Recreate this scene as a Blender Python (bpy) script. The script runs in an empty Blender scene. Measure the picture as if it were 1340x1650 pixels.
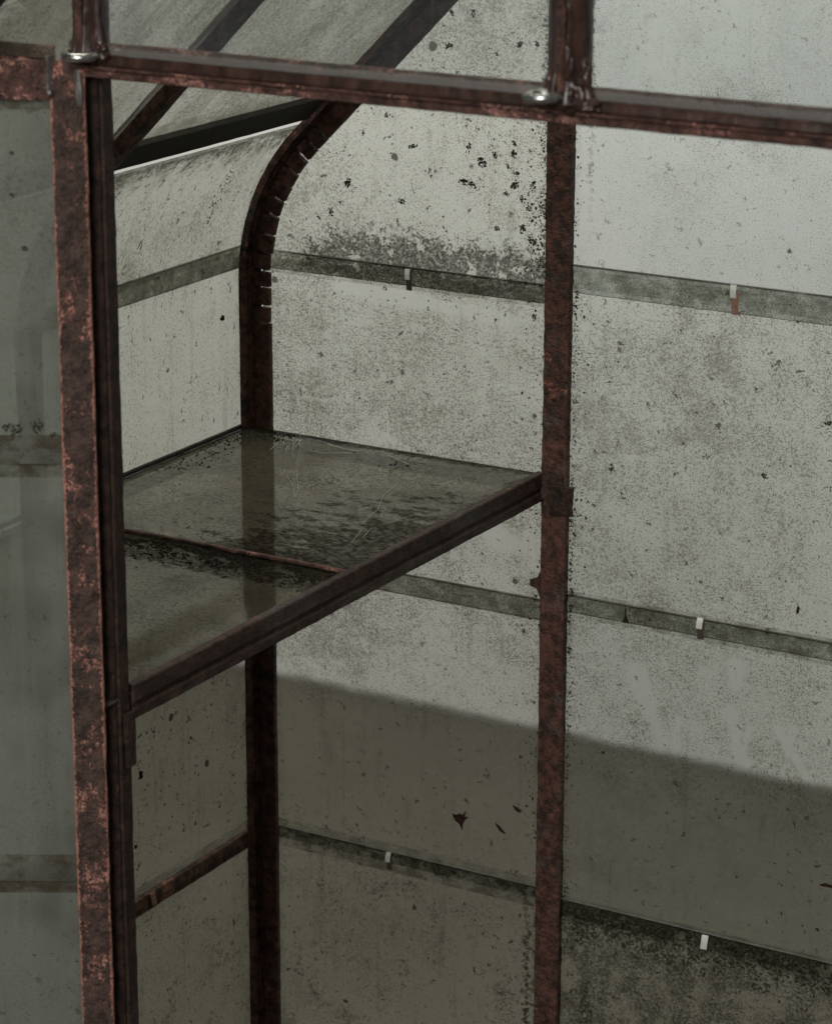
import bpy, bmesh, math, random
from mathutils import Vector, Matrix, noise as mnoise

# ------------------------------------------------------------------ camera
sc = bpy.context.scene
cam_d = bpy.data.cameras.new("camera"); cam = bpy.data.objects.new("camera", cam_d)
sc.collection.objects.link(cam); sc.camera = cam
cam.location = (1.6625, -2.5451, .8043)
cam.rotation_euler = (1.2711, -.0017, .5283)
cam_d.sensor_fit = 'VERTICAL'; cam_d.sensor_height = 36.0; cam_d.sensor_width = 36.0
cam_d.lens = 4747.1/1650*36.0
cam_d.clip_start = .05; cam_d.clip_end = 60
cam_d.dof.use_dof = True; cam_d.dof.focus_distance = 2.88; cam_d.dof.aperture_fstop = 13
sc.render.resolution_x = 831; sc.render.resolution_y = 1024

# ------------------------------------------------------------------ world and lamps (studio light, no sun in the photograph)
w = bpy.data.worlds.new("World"); sc.world = w; w.use_nodes = True
w.node_tree.nodes["Background"].inputs[0].default_value = (.97, 1.0, .97, 1)
w.node_tree.nodes["Background"].inputs[1].default_value = .08

def area(name, loc, target, sx, sy, energy, col):
    d = bpy.data.lights.new(name, 'AREA'); d.shape = 'RECTANGLE'; d.size = sx; d.size_y = sy
    d.energy = energy; d.color = col
    o = bpy.data.objects.new(name, d); sc.collection.objects.link(o)
    o.location = loc
    o.rotation_euler = (Vector(target)-Vector(loc)).to_track_quat('-Z', 'Y').to_euler()
    return o
area("wall_wash_lamp", (-.15, -.2, 2.9), (-.25, 1.52, .2), 2.4, .8, 132, (1.0, .985, .95))
area("softbox_lamp", (1.35, -4.7, 2.0), (.4, -.6, .0), 1.7, 1.7, 122, (1.0, .985, .95))

vs = sc.view_settings
vs.view_transform = 'Standard'; vs.look = 'None'; vs.exposure = 0; vs.gamma = 1; vs.use_curve_mapping = False
sc.cycles.transparent_max_bounces = 40; sc.cycles.max_bounces = 5; sc.cycles.diffuse_bounces = 2; sc.cycles.glossy_bounces = 3
sc.cycles.transmission_bounces = 4; sc.cycles.use_adaptive_sampling = True; sc.cycles.adaptive_threshold = .015; sc.cycles.use_denoising = True; sc.cycles.sample_clamp_indirect = 3.0; sc.cycles.sample_clamp_direct = 8.0

random.seed(4)
# ------------------------------------------------------------------ node helpers
class G:
    def __init__(s, name):
        s.m = bpy.data.materials.new(name); s.m.use_nodes = True
        s.t = s.m.node_tree; s.t.nodes.clear()
        s.out = s.t.nodes.new('ShaderNodeOutputMaterial')
    def n(s, typ, **kw):
        nd = s.t.nodes.new(typ)
        for k, v in kw.items(): setattr(nd, k, v)
        return nd
    def put(s, sock, v):
        if isinstance(v, bpy.types.NodeSocket): s.t.links.new(v, sock)
        elif isinstance(v, (tuple, list)) and len(v) == 3 and sock.type == 'RGBA': sock.default_value = (*v, 1)
        else: sock.default_value = v
    def m2(s, op, a, b=0.0, c=None, clamp=False):
        nd = s.n('ShaderNodeMath', operation=op, use_clamp=clamp)
        s.put(nd.inputs[0], a); s.put(nd.inputs[1], b)
        if c is not None: s.put(nd.inputs[2], c)
        return nd.outputs[0]
    def add(s, a, b): return s.m2('ADD', a, b)
    def sub(s, a, b): return s.m2('SUBTRACT', a, b)
    def mul(s, a, b): return s.m2('MULTIPLY', a, b)
    def mx(s, a, b): return s.m2('MAXIMUM', a, b)
    def mn(s, a, b): return s.m2('MINIMUM', a, b)
    def ss(s, x, lo, hi):                       # smooth step lo -> hi gives 0 -> 1
        nd = s.n('ShaderNodeMapRange', interpolation_type='SMOOTHSTEP')
        s.put(nd.inputs[0], x); s.put(nd.inputs[1], lo); s.put(nd.inputs[2], hi)
        nd.inputs[3].default_value = 0; nd.inputs[4].default_value = 1
        return nd.outputs[0]
    def inv(s, a): return s.sub(1.0, a)
    def noise(s, vec, scale, detail=4, rough=.55, dist=0.0):
        nd = s.n('ShaderNodeTexNoise'); s.put(nd.inputs['Vector'], vec)
        nd.inputs['Scale'].default_value = scale; nd.inputs['Detail'].default_value = detail
        nd.inputs['Roughness'].default_value = rough; nd.inputs['Distortion'].default_value = dist
        return nd.outputs['Fac']
    def voro(s, vec, scale, feature='F1'):
        nd = s.n('ShaderNodeTexVoronoi', feature=feature); s.put(nd.inputs['Vector'], vec)
        nd.inputs['Scale'].default_value = scale
        return nd
    def mix(s, f, a, b):
        nd = s.n('ShaderNodeMix', data_type='RGBA'); s.put(nd.inputs[0], f)
        s.put(nd.inputs[6], a); s.put(nd.inputs[7], b); return nd.outputs[2]
    def vscale(s, v, k):
        nd = s.n('ShaderNodeVectorMath', operation='MULTIPLY'); s.put(nd.inputs[0], v); nd.inputs[1].default_value = k
        return nd.outputs[0]
    def vadd(s, v, k):
        nd = s.n('ShaderNodeVectorMath', operation='ADD'); s.put(nd.inputs[0], v); s.put(nd.inputs[1], k)
        return nd.outputs[0]
    def shader(s, f, a, b):
        nd = s.n('ShaderNodeMixShader'); s.put(nd.inputs[0], f)
        s.t.links.new(a, nd.inputs[1]); s.t.links.new(b, nd.inputs[2]); return nd.outputs[0]
    def bump(s, h, strength, dist):
        nd = s.n('ShaderNodeBump'); s.put(nd.inputs['Height'], h)
        nd.inputs['Strength'].default_value = strength; nd.inputs['Distance'].default_value = dist
        return nd.outputs[0]
    def done(s, surf):
        s.t.links.new(surf, s.out.inputs['Surface']); return s.m

def rust_mat(name, red=.5, grey=.5, pit=.7, dark=(.016, .0095, .0075), mid=(.060, .026, .018), redc=(.25, .075, .050),
             speck=.7, along=(1, 1, 1), rough=.62, edge=0.0, bs=14):
    g = G(name)
    tc = g.n('ShaderNodeTexCoord'); info = g.n('ShaderNodeObjectInfo')
    off = g.n('ShaderNodeCombineXYZ')
    for i, k in enumerate((13.0, 7.0, 5.0)): g.put(off.inputs[i], g.mul(info.outputs['Random'], k))
    P = g.vadd(tc.outputs['Object'], off.outputs[0])
    S = g.vscale(P, along)
    a = g.noise(P, 95, 7, .72); b = g.noise(S, bs, 8, .78, .2); c = g.noise(P, 420, 4, .72); d = g.noise(S, 30, 6, .6)
    col = g.mix(g.ss(a, .36, .66), dark, mid)
    # grey, worn bare metal
    gm = g.mul(g.ss(d, .60-.10*grey, .76-.10*grey), g.ss(c, .40, .62))
    col = g.mix(g.mul(gm, .75), col, (.10, .097, .09))
    # red oxide primer showing through where the brown coat has flaked
    rm = g.mul(g.ss(b, .64-.16*red, .69-.16*red), g.ss(g.add(g.mul(c, .7), g.mul(a, .5)), .55, .63))
    if edge:
        at = g.n('ShaderNodeAttribute'); at.attribute_name = 'edge'
        rm = g.mx(rm, g.mul(g.ss(g.add(g.mul(at.outputs['Fac'], .42), g.add(g.mul(b, .5), g.mul(c, .5))), .72, .80), edge))
    redv = g.mix(g.ss(c, .42, .62), redc, (redc[0]*1.5, redc[1]*1.9, redc[2]*2.0))
    col = g.mix(g.mul(rm, .92), col, redv)
    # chips of old pale paint
    pm = g.mul(g.ss(g.noise(P, 620, 3, .6), .66, .72), g.ss(b, .44, .58))
    col = g.mix(g.mul(pm, speck), col, (.34, .28, .24))
    # soot in hollows of the coat (a stain with its own shape)
    col = g.mix(g.mul(g.ss(g.noise(S, 42, 7, .7), .56, .68), .7), col, (.010, .0075, .006))
    h = g.add(g.mul(g.noise(P, 150, 5, .62), 1.0), g.add(g.mul(c, .35), g.add(g.mul(rm, -.25), g.mul(g.m2('MINIMUM', g.voro(P, 210).outputs['Distance'], .45), .9*pit))))
    bs = g.n('ShaderNodeBsdfPrincipled')
    g.put(bs.inputs['Base Color'], col); g.put(bs.inputs['Roughness'], g.add(rough-.12, g.mul(c, .35)))
    bs.inputs['Specular IOR Level'].default_value = .32
    g.put(bs.inputs['Normal'], g.bump(h, pit, .0024))
    return g.done(bs.outputs[0])

M_stile = rust_mat('door stile flaking red rust', red=.80, grey=.8, pit=1.0, dark=(.036, .0225, .018), mid=(.110, .066, .053), redc=(.35, .142, .106), along=(1, 1, .7), edge=1.0, bs=30)
M_rail = rust_mat('rail rust', red=.80, grey=.6, pit=.9, dark=(.042, .021, .016), mid=(.125, .062, .048), redc=(.33, .140, .108), along=(.5, 1, 1), bs=30)
M_bar = rust_mat('gable bar rust', red=.30, grey=.9, pit=1.0, dark=(.030, .016, .012), mid=(.130, .056, .040), redc=(.24, .085, .058), speck=.4)
M_corner = rust_mat('corner bar dark rust', red=.35, grey=.5, pit=.8, dark=(.018, .0105, .008), mid=(.135, .062, .043), redc=(.26, .105, .076), speck=.8, along=(1, 1, .35))
M_shelfbar = rust_mat('shelf bar dark rust', red=.2, grey=.95, pit=.7, dark=(.018, .0115, .009), mid=(.062, .032, .023), redc=(.17, .07, .05), speck=.9, along=(1, .35, 1))
M_jamb = rust_mat('jamb dark rust', red=.1, grey=.3, pit=.6, dark=(.012, .0075, .006), mid=(.050, .024, .017), redc=(.15, .06, .043), speck=.5, along=(1, 1, .25))
M_purlin = rust_mat('purlin sooty paint', red=-.9, grey=-.6, pit=.35, dark=(.016, .015, .012), mid=(.028, .024, .019), speck=.1, along=(1, .15, 1))

def putty_mat():
    g = G('glossy brown putty')
    tc = g.n('ShaderNodeTexCoord'); P = tc.outputs['Object']
    a = g.noise(g.vscale(P, (1, 1, .25)), 90, 6, .6); c = g.noise(P, 300, 4, .6)
    col = g.mix(g.ss(a, .35, .7), (.024, .0115, .0085), (.066, .031, .023))
    bs = g.n('ShaderNodeBsdfPrincipled')
    g.put(bs.inputs['Base Color'], col); g.put(bs.inputs['Roughness'], g.add(.20, g.mul(c, .22)))
    bs.inputs['Specular IOR Level'].default_value = .55
    g.put(bs.inputs['Normal'], g.bump(g.add(a, g.mul(c, .2)), .5, .0015))
    return g.done(bs.outputs[0])
M_putty = putty_mat()

def metal_mat(name, col, rough, met=1.0, dirt=.4):
    g = G(name); tc = g.n('ShaderNodeTexCoord'); P = tc.outputs['Object']
    a = g.noise(P, 350, 6, .65); b = g.noise(P, 120, 4, .6)
    bs = g.n('ShaderNodeBsdfPrincipled')
    g.put(bs.inputs['Base Color'], g.mix(g.mul(g.ss(a, .52, .7), dirt), col, (.05, .04, .032)))
    g.put(bs.inputs['Metallic'], g.sub(met, g.mul(g.ss(a, .52, .7), dirt*.8)))
    g.put(bs.inputs['Roughness'], g.add(rough, g.mul(b, .2)))
    g.put(bs.inputs['Normal'], g.bump(a, .25, .0006))
    return g.done(bs.outputs[0])
M_steel = metal_mat('weathered galvanised steel', (.62, .62, .60), .16, dirt=.5)
M_weld = metal_mat('bare weld metal', (.20, .19, .18), .38, met=.7, dirt=.6)
M_lead = metal_mat('bright lead clip', (.88, .87, .80), .40, met=.2, dirt=.35)
M_copper = metal_mat('copper strip', (.34, .19, .13), .5, met=.2, dirt=.7)
M_oldstrip = metal_mat('tarnished strip', (.07, .05, .04), .6, met=.2, dirt=.6)

def mould_mat(name, c0, c1):
    g = G(name); tc = g.n('ShaderNodeTexCoord'); P = tc.outputs['Object']
    a = g.noise(P, 500, 5, .65)
    bs = g.n('ShaderNodeBsdfPrincipled')
    g.put(bs.inputs['Base Color'], g.mix(g.ss(a, .35, .65), c0, c1)); bs.inputs['Roughness'].default_value = .95
    bs.inputs['Specular IOR Level'].default_value = .1
    g.put(bs.inputs['Normal'], g.bump(a, .6, .001))
    return g.done(bs.outputs[0])
M_lichen = mould_mat('dried lichen', (.022, .021, .015), (.075, .07, .05))
M_crumb = mould_mat('black mould crumbs', (.008, .007, .005), (.03, .026, .018))
M_flake = mould_mat('rust flake', (.016, .009, .007), (.05, .024, .018))
M_thread = mould_mat('cobweb thread', (.38, .38, .34), (.5, .5, .45))

# ---- dirty glass: UVs are metres from the lower-left corner of the pane as seen from inside
def pane_mat(name, W, H, seed, tint=(.84, .855, .82), film=.30, filmc=(.50, .51, .475), speck=.5, speck_size=1.0, dots=.5,
             L=0., R=0., B=0., T=0., Bw=.05, Tw=.03, lapB=.024, lapT=.024, lapd=.55, patch=0., streak=.3,
             stripL=0., stripR=0., stripAt=.0265, wipes=(), rough=.08, hyper=(1, 1), gloss=1.0, speckc=(.115, .102, .072), scratch=.25, lapLine=.85, smear=0., Bgrow=None,
             dustB=None, lapc=(.16, .158, .13), mouldc=(.024, .021, .014), zone=None,
             grime=.6, grimeW=.028, grimec=(.115, .105, .078), runs=.15, scatter=.22, wedge=None, flecks=.8, peels=.9):
    g = G(name)
    uv = g.n('ShaderNodeUVMap').outputs[0]
    sp = g.n('ShaderNodeSeparateXYZ'); g.put(sp.inputs[0], uv); u, v = sp.outputs[0], sp.outputs[1]
    P = g.vadd(uv, (seed*3.17, seed*1.93, seed*.71))
    A = g.vscale(P, (hyper[0], hyper[1], 1))
    low = g.noise(P, 6, 3, .6); mid = g.noise(A, 26, 4, .66); fine = g.noise(A, 760/speck_size, 2, .62); fin2 = g.noise(A, 340/speck_size, 4, .74)
    # wiped cleaner places (finger strokes): capsules in pane coordinates
    wp = None
    for (x0, y0, x1, y1, r) in wipes:
        L2 = (x1-x0)**2+(y1-y0)**2
        t = g.m2('DIVIDE', g.add(g.mul(g.sub(u, x0), x1-x0), g.mul(g.sub(v, y0), y1-y0)), L2, clamp=True)
        dx = g.sub(g.sub(u, x0), g.mul(t, x1-x0)); dy = g.sub(g.sub(v, y0), g.mul(t, y1-y0))
        dd = g.m2('SQRT', g.add(g.mul(dx, dx), g.mul(dy, dy)))
        k = g.inv(g.ss(g.add(dd, g.mul(g.sub(mid, .5), .022)), r*.35, r*1.25))
        wp = k if wp is None else g.mx(wp, k)
    # thin pale film
    fl = g.mul(film, g.add(.45, g.mul(g.ss(low, .25, .75), 1.1)))
    if streak:
        strk = g.noise(g.vscale(P, (80, 5, 1)), 1, 3, .6)
        fl = g.add(fl, g.mul(streak*.22, g.ss(strk, .48, .72)))
    if smear:
        sm = g.noise(g.vscale(g.vadd(uv, (seed, 0, 0)), (9, 3.2, 1)), 1, 4, .55, 1.2)
        fl = g.add(fl, g.mul(smear, g.ss(sm, .50, .68)))
    if wp is not None: fl = g.add(g.mul(fl, g.inv(g.mul(wp, .5))), g.mul(wp, .04))
    if dustB: fl = g.mx(fl, g.mul(g.inv(g.ss(g.add(v, g.mul(g.sub(mid, .5), .006)), dustB[0]*.85, dustB[0]*1.1)), g.add(dustB[1]-.15, g.mul(fin2, .3))))
    # fine speckle of dirt, thicker where the medium noise says so
    th = g.add(.535, g.mul(g.sub(.5, mid), .20))
    th = g.add(th, g.mul(g.sub(.5, low), .26))
    th = g.sub(th, (speck-.5)*.20)
    s1 = g.ss(g.sub(fine, th), .00, .10); s2 = g.ss(g.sub(fin2, th), .02, .13)
    spk = g.mul(g.mx(s1, s2), min(1, .35+speck*.9))
    if zone: spk = g.mul(spk, g.add(zone[0], g.mul(1-zone[0], g.ss(g.add(v, g.mul(g.sub(mid, .5), .12)), zone[1], zone[2]))))
    if wp is not None: spk = g.mul(spk, g.inv(g.mul(wp, .9)))
    # dots of mould, few, of very different sizes
    dm = None
    for sc_, k in ((45, .8), (190, .9)):
        vo = g.voro(P, sc_)
        csep = g.n('ShaderNodeSeparateColor'); g.put(csep.inputs[0], vo.outputs['Color'])
        r = g.mul(g.m2('POWER', csep.outputs[0], 10.0), .30*dots*k)
        dist = g.add(vo.outputs['Distance'], g.mul(g.sub(fin2, .5), .30))
        q = g.mul(g.ss(g.sub(r, dist), -.01, .05), g.ss(r, .03, .06))
        dm = q if dm is None else g.mx(dm, q)
    # mould creeping in from the edges
    mo = None
    nm = None
    if L or R or B or T or stripL or stripR: nm = g.add(g.mul(g.noise(P, 85, 5, .74), .75), g.mul(fin2, .25))
    def edge(d, width, k, extra=None):
        nonlocal mo
        if k <= 0: return
        x = g.inv(g.m2('DIVIDE', d, width, clamp=True))
        if extra is not None: x = g.mul(x, extra)
        q = g.ss(g.add(g.mul(x, .30*k), nm), .66, .80)
        q = g.mul(q, g.ss(x, 0, .18))
        mo = q if mo is None else g.mx(mo, q)
    edge(u, .030, L); edge(g.sub(W, u), .030, R)
    be = None
    if Bgrow: be = g.ss(u, Bgrow[0], Bgrow[1])
    edge(g.m2('ABSOLUTE', g.sub(v, lapB)), Bw, B, be); edge(g.sub(H, v), Tw, T)
    for (k, d) in ((stripL, u), (stripR, g.sub(W, u))):       # a beaded mould line a little way in from the bar
        if k > 0:
            x = g.inv(g.m2('DIVIDE', g.m2('ABSOLUTE', g.sub(g.add(d, g.mul(g.sub(mid, .5), .016)), stripAt)), .010, clamp=True))
            q = g.ss(g.add(g.mul(x, .26*k), g.noise(P, 170, 4, .7)), .70, .78)
            q = g.mul(q, g.mul(g.ss(x, 0, .2), g.ss(low, .36, .52)))
            mo = q if mo is None else g.mx(mo, q)
    if patch > 0:
        pn = g.add(g.mul(g.noise(P, 24, 7, .74, .4), .7), g.mul(fin2, .3))
        lim = .60-.10*patch
        q = g.mul(g.ss(pn, lim, lim+.13), .72)
        mo = q if mo is None else g.mx(mo, q)
    if wedge:                                                  # thick streaky grime in one corner
        wx = g.mul(g.inv(g.m2('DIVIDE', g.sub(W, u), wedge[0], clamp=True)), g.inv(g.m2('DIVIDE', v, wedge[1], clamp=True)))
        wn = g.noise(g.vscale(P, (34, 58, 1)), 1, 6, .70)
        q = g.mul(g.ss(g.add(g.mul(wx, wedge[2]), wn), .63, .72), g.ss(wx, 0, .1))
        mo = q if mo is None else g.mx(mo, q)
    if mo is None: mo = 0.0
    mo = g.mul(mo, g.add(.42, g.mul(g.ss(fin2, .38, .58), .58)))
    fk_ = g.noise(A, 105, 3, .78, .3)
    fleck = g.mul(g.ss(fk_, .635, .665), flecks)
    peel = g.mul(g.ss(g.noise(P, 48, 3, .8), .60, .63), peels)
    if peels: mo = g.mul(mo, g.inv(peel)); spk = g.mul(spk, g.inv(g.mul(peel, .8)))
    dark = g.mx(g.mx(g.mul(dm, .85), fleck), g.mul(mo, .92))
    # dirt caught in the overlaps
    lap = 0.0
    if lapB > 0: lap = g.inv(g.ss(v, lapB*.96, lapB))
    lt = g.inv(g.ss(g.sub(H, v), lapT*.97, lapT)) if lapT > 0 else 0.0
    lapa = 0.0
    if lapB > 0 or lapT > 0:
        ln = g.noise(g.vscale(P, (1, 1.6, 1)), 38, 4, .7)
        lapa = g.mul(g.mul(g.mx(lap, lt), g.add(.22, g.mul(g.ss(ln, .38, .66), .95))), lapd)
        if lapT > 0 and lapLine:
            dark = g.mx(dark, g.mul(g.inv(g.ss(g.sub(H, v), .0012, .0022)), g.mul(lapLine, g.ss(ln, .25, .5))))
    if scratch and scatter < .5:
        sw = g.noise(g.vscale(g.vadd(P, (0, 0, 0)), (22, 55, 1)), 1, 3, .6, 1.6)
        spk = g.mul(spk, g.inv(g.mul(g.ss(sw, .60, .70), .65)))
    if scratch:
        scr = g.noise(g.vscale(P, (260, 4, 1)), 1, 2, .5, .6)
        fl = g.add(fl, g.mul(g.ss(scr, .70, .74), scratch))
    # soft brown grime gathered along the edges, and dull runs down the pane
    ed = g.mn(g.mn(u, g.sub(W, u)), g.mn(g.add(v, .006), g.sub(H, v)))
    e1 = g.inv(g.m2('DIVIDE', ed, grimeW, clamp=True))
    gr = g.mul(g.mul(e1, e1), g.add(.10, g.mul(g.ss(mid, .38, .66), .75)))
    gr = g.add(g.mul(gr, grime), g.mul(g.mul(g.ss(low, .52, .80), g.ss(mid, .42, .62)), grime*.30))
    if streak: gr = g.add(gr, g.mul(g.mul(g.inv(g.ss(strk, .34, .46)), g.ss(mid, .35, .6)), runs))
    gr = g.m2('MINIMUM', gr, .85)
    # layer the dirt: film, overlap dirt, speckle, mould
    al = g.m2('MINIMUM', fl, .96); col = filmc
    if dustB: col = g.mix(g.inv(g.ss(v, dustB[0], dustB[0]*1.2)), filmc, (.50, .50, .48))
    for (c2, a2) in ((grimec, gr), (lapc, lapa), (speckc, g.mul(spk, .78)), (mouldc, dark)):
        na = g.sub(g.add(al, a2), g.mul(al, a2))
        col = g.mix(g.m2('DIVIDE', a2, g.m2('MAXIMUM', na, .001), clamp=True), col, c2); al = na
    # dirt that is lit from behind mostly stains the light that comes through; a share of it scatters
    tr = g.n('ShaderNodeBsdfTransparent'); g.put(tr.inputs[0], g.mix(g.mul(al, 1-.35*scatter), tint, g.vscale(col, (1.75, 1.75, 1.75))))
    d = g.n('ShaderNodeBsdfDiffuse'); g.put(d.inputs[0], col)
    t = g.n('ShaderNodeBsdfTranslucent'); g.put(t.inputs[0], col)
    s = g.shader(g.mul(al, scatter), tr.outputs[0], g.shader(.5, d.outputs[0], t.outputs[0]))
    gl = g.n('ShaderNodeBsdfGlossy'); gl.inputs['Roughness'].default_value = rough
    fr = g.n('ShaderNodeFresnel'); fr.inputs[0].default_value = 1.5
    gm = g.mul(g.mul(fr.outputs[0], gloss), g.inv(g.mx(g.mul(spk, .6), dark)))
    s = g.shader(gm, s, gl.outputs[0])
    return g.done(s)

_plain = {}
def plain_mat(tint=(.84, .86, .84), film=.28):
    """the same grimy glass for panes the photograph does not reach: film and coarse speckle only"""
    if 'm' in _plain: return _plain['m']
    g = G('grimy glass'); uv = g.n('ShaderNodeUVMap').outputs[0]
    a = g.noise(uv, 180, 3, .7); b = g.noise(uv, 7, 2, .6)
    tr = g.n('ShaderNodeBsdfTransparent'); g.put(tr.inputs[0], tint)
    d = g.n('ShaderNodeBsdfTranslucent'); g.put(d.inputs[0], g.mix(g.ss(a, .5, .65), (.5, .51, .48), (.14, .13, .10)))
    return _plain.setdefault('m', g.done(g.shader(g.add(g.mul(b, .35), g.mul(g.ss(a, .5, .65), .35)), tr.outputs[0], d.outputs[0])))

def clear_mat():
    g = G('clear glass back face')
    tr = g.n('ShaderNodeBsdfTransparent'); tr.inputs[0].default_value = (.96, .97, .96, 1)
    return g.done(tr.outputs[0])
M_clear = clear_mat()
def edge_mat():
    g = G('dirty cut glass edge')
    tc = g.n('ShaderNodeTexCoord'); a = g.noise(tc.outputs['Object'], 160, 5, .65)
    bs = g.n('ShaderNodeBsdfPrincipled'); g.put(bs.inputs['Base Color'], g.mix(g.ss(a, .4, .62), (.026, .026, .020), (.085, .085, .07)))
    bs.inputs['Roughness'].default_value = .4
    return g.done(bs.outputs[0])
M_edge = edge_mat()

def floor_mat(name, c0, c1, sc0, rough=.9):
    g = G(name); tc = g.n('ShaderNodeTexCoord'); P = tc.outputs['Object']
    a = g.noise(P, sc0, 8, .62); b = g.noise(P, sc0*40, 3, .6)
    bs = g.n('ShaderNodeBsdfPrincipled')
    g.put(bs.inputs['Base Color'], g.mix(g.ss(g.add(g.mul(a, .8), g.mul(b, .2)), .3, .7), c0, c1))
    bs.inputs['Roughness'].default_value = rough; bs.inputs['Specular IOR Level'].default_value = .2
    g.put(bs.inputs['Normal'], g.bump(b, .2, .002))
    return g.done(bs.outputs[0])
M_floor = floor_mat('worn olive brown floor', (.080, .074, .058), (.102, .095, .075), 1.3)
def wall_mat():
    g = G('white plaster wall, scuffed at its foot'); tc = g.n('ShaderNodeTexCoord'); P = tc.outputs['Object']
    sp = g.n('ShaderNodeSeparateXYZ'); g.put(sp.inputs[0], P)
    a = g.noise(P, 1.1, 6, .6); b = g.noise(g.vscale(P, (1, 1, 2.5)), 16, 7, .7)
    col = g.mix(g.ss(a, .3, .7), (.68, .68, .645), (.77, .77, .74))
    sc_ = g.ss(g.sub(g.add(.34, g.mul(b, .32)), g.mul(g.add(sp.outputs[2], 1.0), 16.0)), .12, .46)     # painted-in soft edge: lowest few centimetres darken unevenly to blur the wall-floor line
    col = g.mix(g.mul(sc_, .85), col, (.12, .108, .082))
    bs = g.n('ShaderNodeBsdfPrincipled'); g.put(bs.inputs['Base Color'], col); bs.inputs['Roughness'].default_value = .9
    bs.inputs['Specular IOR Level'].default_value = .2
    return g.done(bs.outputs[0])
M_wall = wall_mat()

# ------------------------------------------------------------------ object helpers
def link(name, me, parent=None, mats=(), **props):
    o = bpy.data.objects.new(name, me); sc.collection.objects.link(o)
    for m in mats: me.materials.append(m)
    if parent is not None: o.parent = parent
    for k, v in props.items(): o[k] = v
    return o
def empty(name, parent=None, loc=(0, 0, 0), **props):
    o = bpy.data.objects.new(name, None); sc.collection.objects.link(o); o.location = loc; o.empty_display_size = .05
    if parent is not None: o.parent = parent
    for k, v in props.items(): o[k] = v
    return o
def mesh_from(bm, name, smooth=False):
    bmesh.ops.recalc_face_normals(bm, faces=bm.faces)
    me = bpy.data.meshes.new(name); bm.to_mesh(me); bm.free()
    if smooth:
        for p in me.polygons: p.use_smooth = True
    return me
def rough_offset(P, amp, seed=0.):
    q = P + Vector((seed*5.1, seed*2.3, seed*7.7))
    return mnoise.noise_vector(q*55)*amp + mnoise.noise_vector(q*190)*amp*.7 + mnoise.noise_vector(q*13)*amp*.8

def subdivide_profile(prof, step):
    out = []
    for i in range(len(prof)):
        a = Vector(prof[i]); b = Vector(prof[(i+1) % len(prof)])
        k = max(1, int((b-a).length/step))
        for j in range(k): out.append(a.lerp(b, j/k))
    return out

def sweep(bm, prof, frames, amp=.0003, seed=0., step=.004):
    """prof: closed list of 2D points; frames: list of (origin, axis1, axis2)"""
    pr = subdivide_profile(prof, step); rings = []
    for (o, a1, a2) in frames:
        r = []
        for p in pr:
            P = Vector(o) + Vector(a1)*p[0] + Vector(a2)*p[1]
            r.append(bm.verts.new(P + rough_offset(P, amp, seed)))
        rings.append(r)
    n = len(pr)
    for i in range(len(rings)-1):
        for j in range(n):
            bm.faces.new((rings[i][j], rings[i][(j+1) % n], rings[i+1][(j+1) % n], rings[i+1][j]))
    for r, rev in ((rings[0], True), (rings[-1], False)):
        vs_ = list(reversed(r)) if rev else r
        f = bm.faces.new(vs_)
    return rings

def line_frames(a, b, a1, a2, step=.005):
    a = Vector(a); b = Vector(b); k = max(1, int((b-a).length/step))
    return [(a.lerp(b, i/k), a1, a2) for i in range(k+1)]
def rect(x0, x1, y0, y1, c=.0008):
    return [(x0+c, y0), (x1-c, y0), (x1, y0+c), (x1, y1-c), (x1-c, y1), (x0+c, y1), (x0, y1-c), (x0, y0+c)]
X, Y, Z = Vector((1, 0, 0)), Vector((0, 1, 0)), Vector((0, 0, 1))

def bar(name, prof, a, b, a1, a2, mat, parent, amp=.0003, seed=0., step=.005, pstep=.004, smooth=False, **props):
    bm = bmesh.new(); sweep(bm, prof, line_frames(a, b, a1, a2, step), amp, seed, pstep)
    return link(name, mesh_from(bm, name, smooth), parent, [mat], **props)

def pane(name, o, U, V, nin, poly, mat, parent, thick=.003, **props):
    """a glass pane: poly in metres (u,v); inner face carries the dirt, cut edges their own look"""
    o, U, V, nin = Vector(o), Vector(U), Vector(V), Vector(nin)
    bm = bmesh.new(); uvl = bm.loops.layers.uv.new('UVMap')
    fr = [bm.verts.new(o+U*a+V*b) for a, b in poly]; bk = [bm.verts.new(o+U*a+V*b-nin*thick) for a, b in poly]
    f = bm.faces.new(fr); f.material_index = 0
    mu, mv = min(a for a, b in poly), min(b for a, b in poly)
    for l, (a, b) in zip(f.loops, poly): l[uvl].uv = (a-mu, b-mv)
    f2 = bm.faces.new(list(reversed(bk))); f2.material_index = 1
    n = len(poly)
    for i in range(n):
        e = bm.faces.new((fr[(i+1) % n], fr[i], bk[i], bk[(i+1) % n])); e.material_index = 2
    f.normal_update()
    me = bpy.data.meshes.new(name)
    bm.to_mesh(me); bm.free()
    return link(name, me, parent, [mat, M_clear, M_edge], **props)

MIRX = 1.48
def mirrored(o, parent):
    c = o.copy(); sc.collection.objects.link(c); c.parent = parent
    c.scale = (-1, 1, 1); c.location = (MIRX, 0, 0)
    if 'pane' in o.name:                        # out of view: plain grimy glass
        c.data = o.data.copy(); c.data.materials[0] = plain_mat()
    for ch in o.children:
        d = ch.copy(); sc.collection.objects.link(d); d.parent = c
    return c

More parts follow.
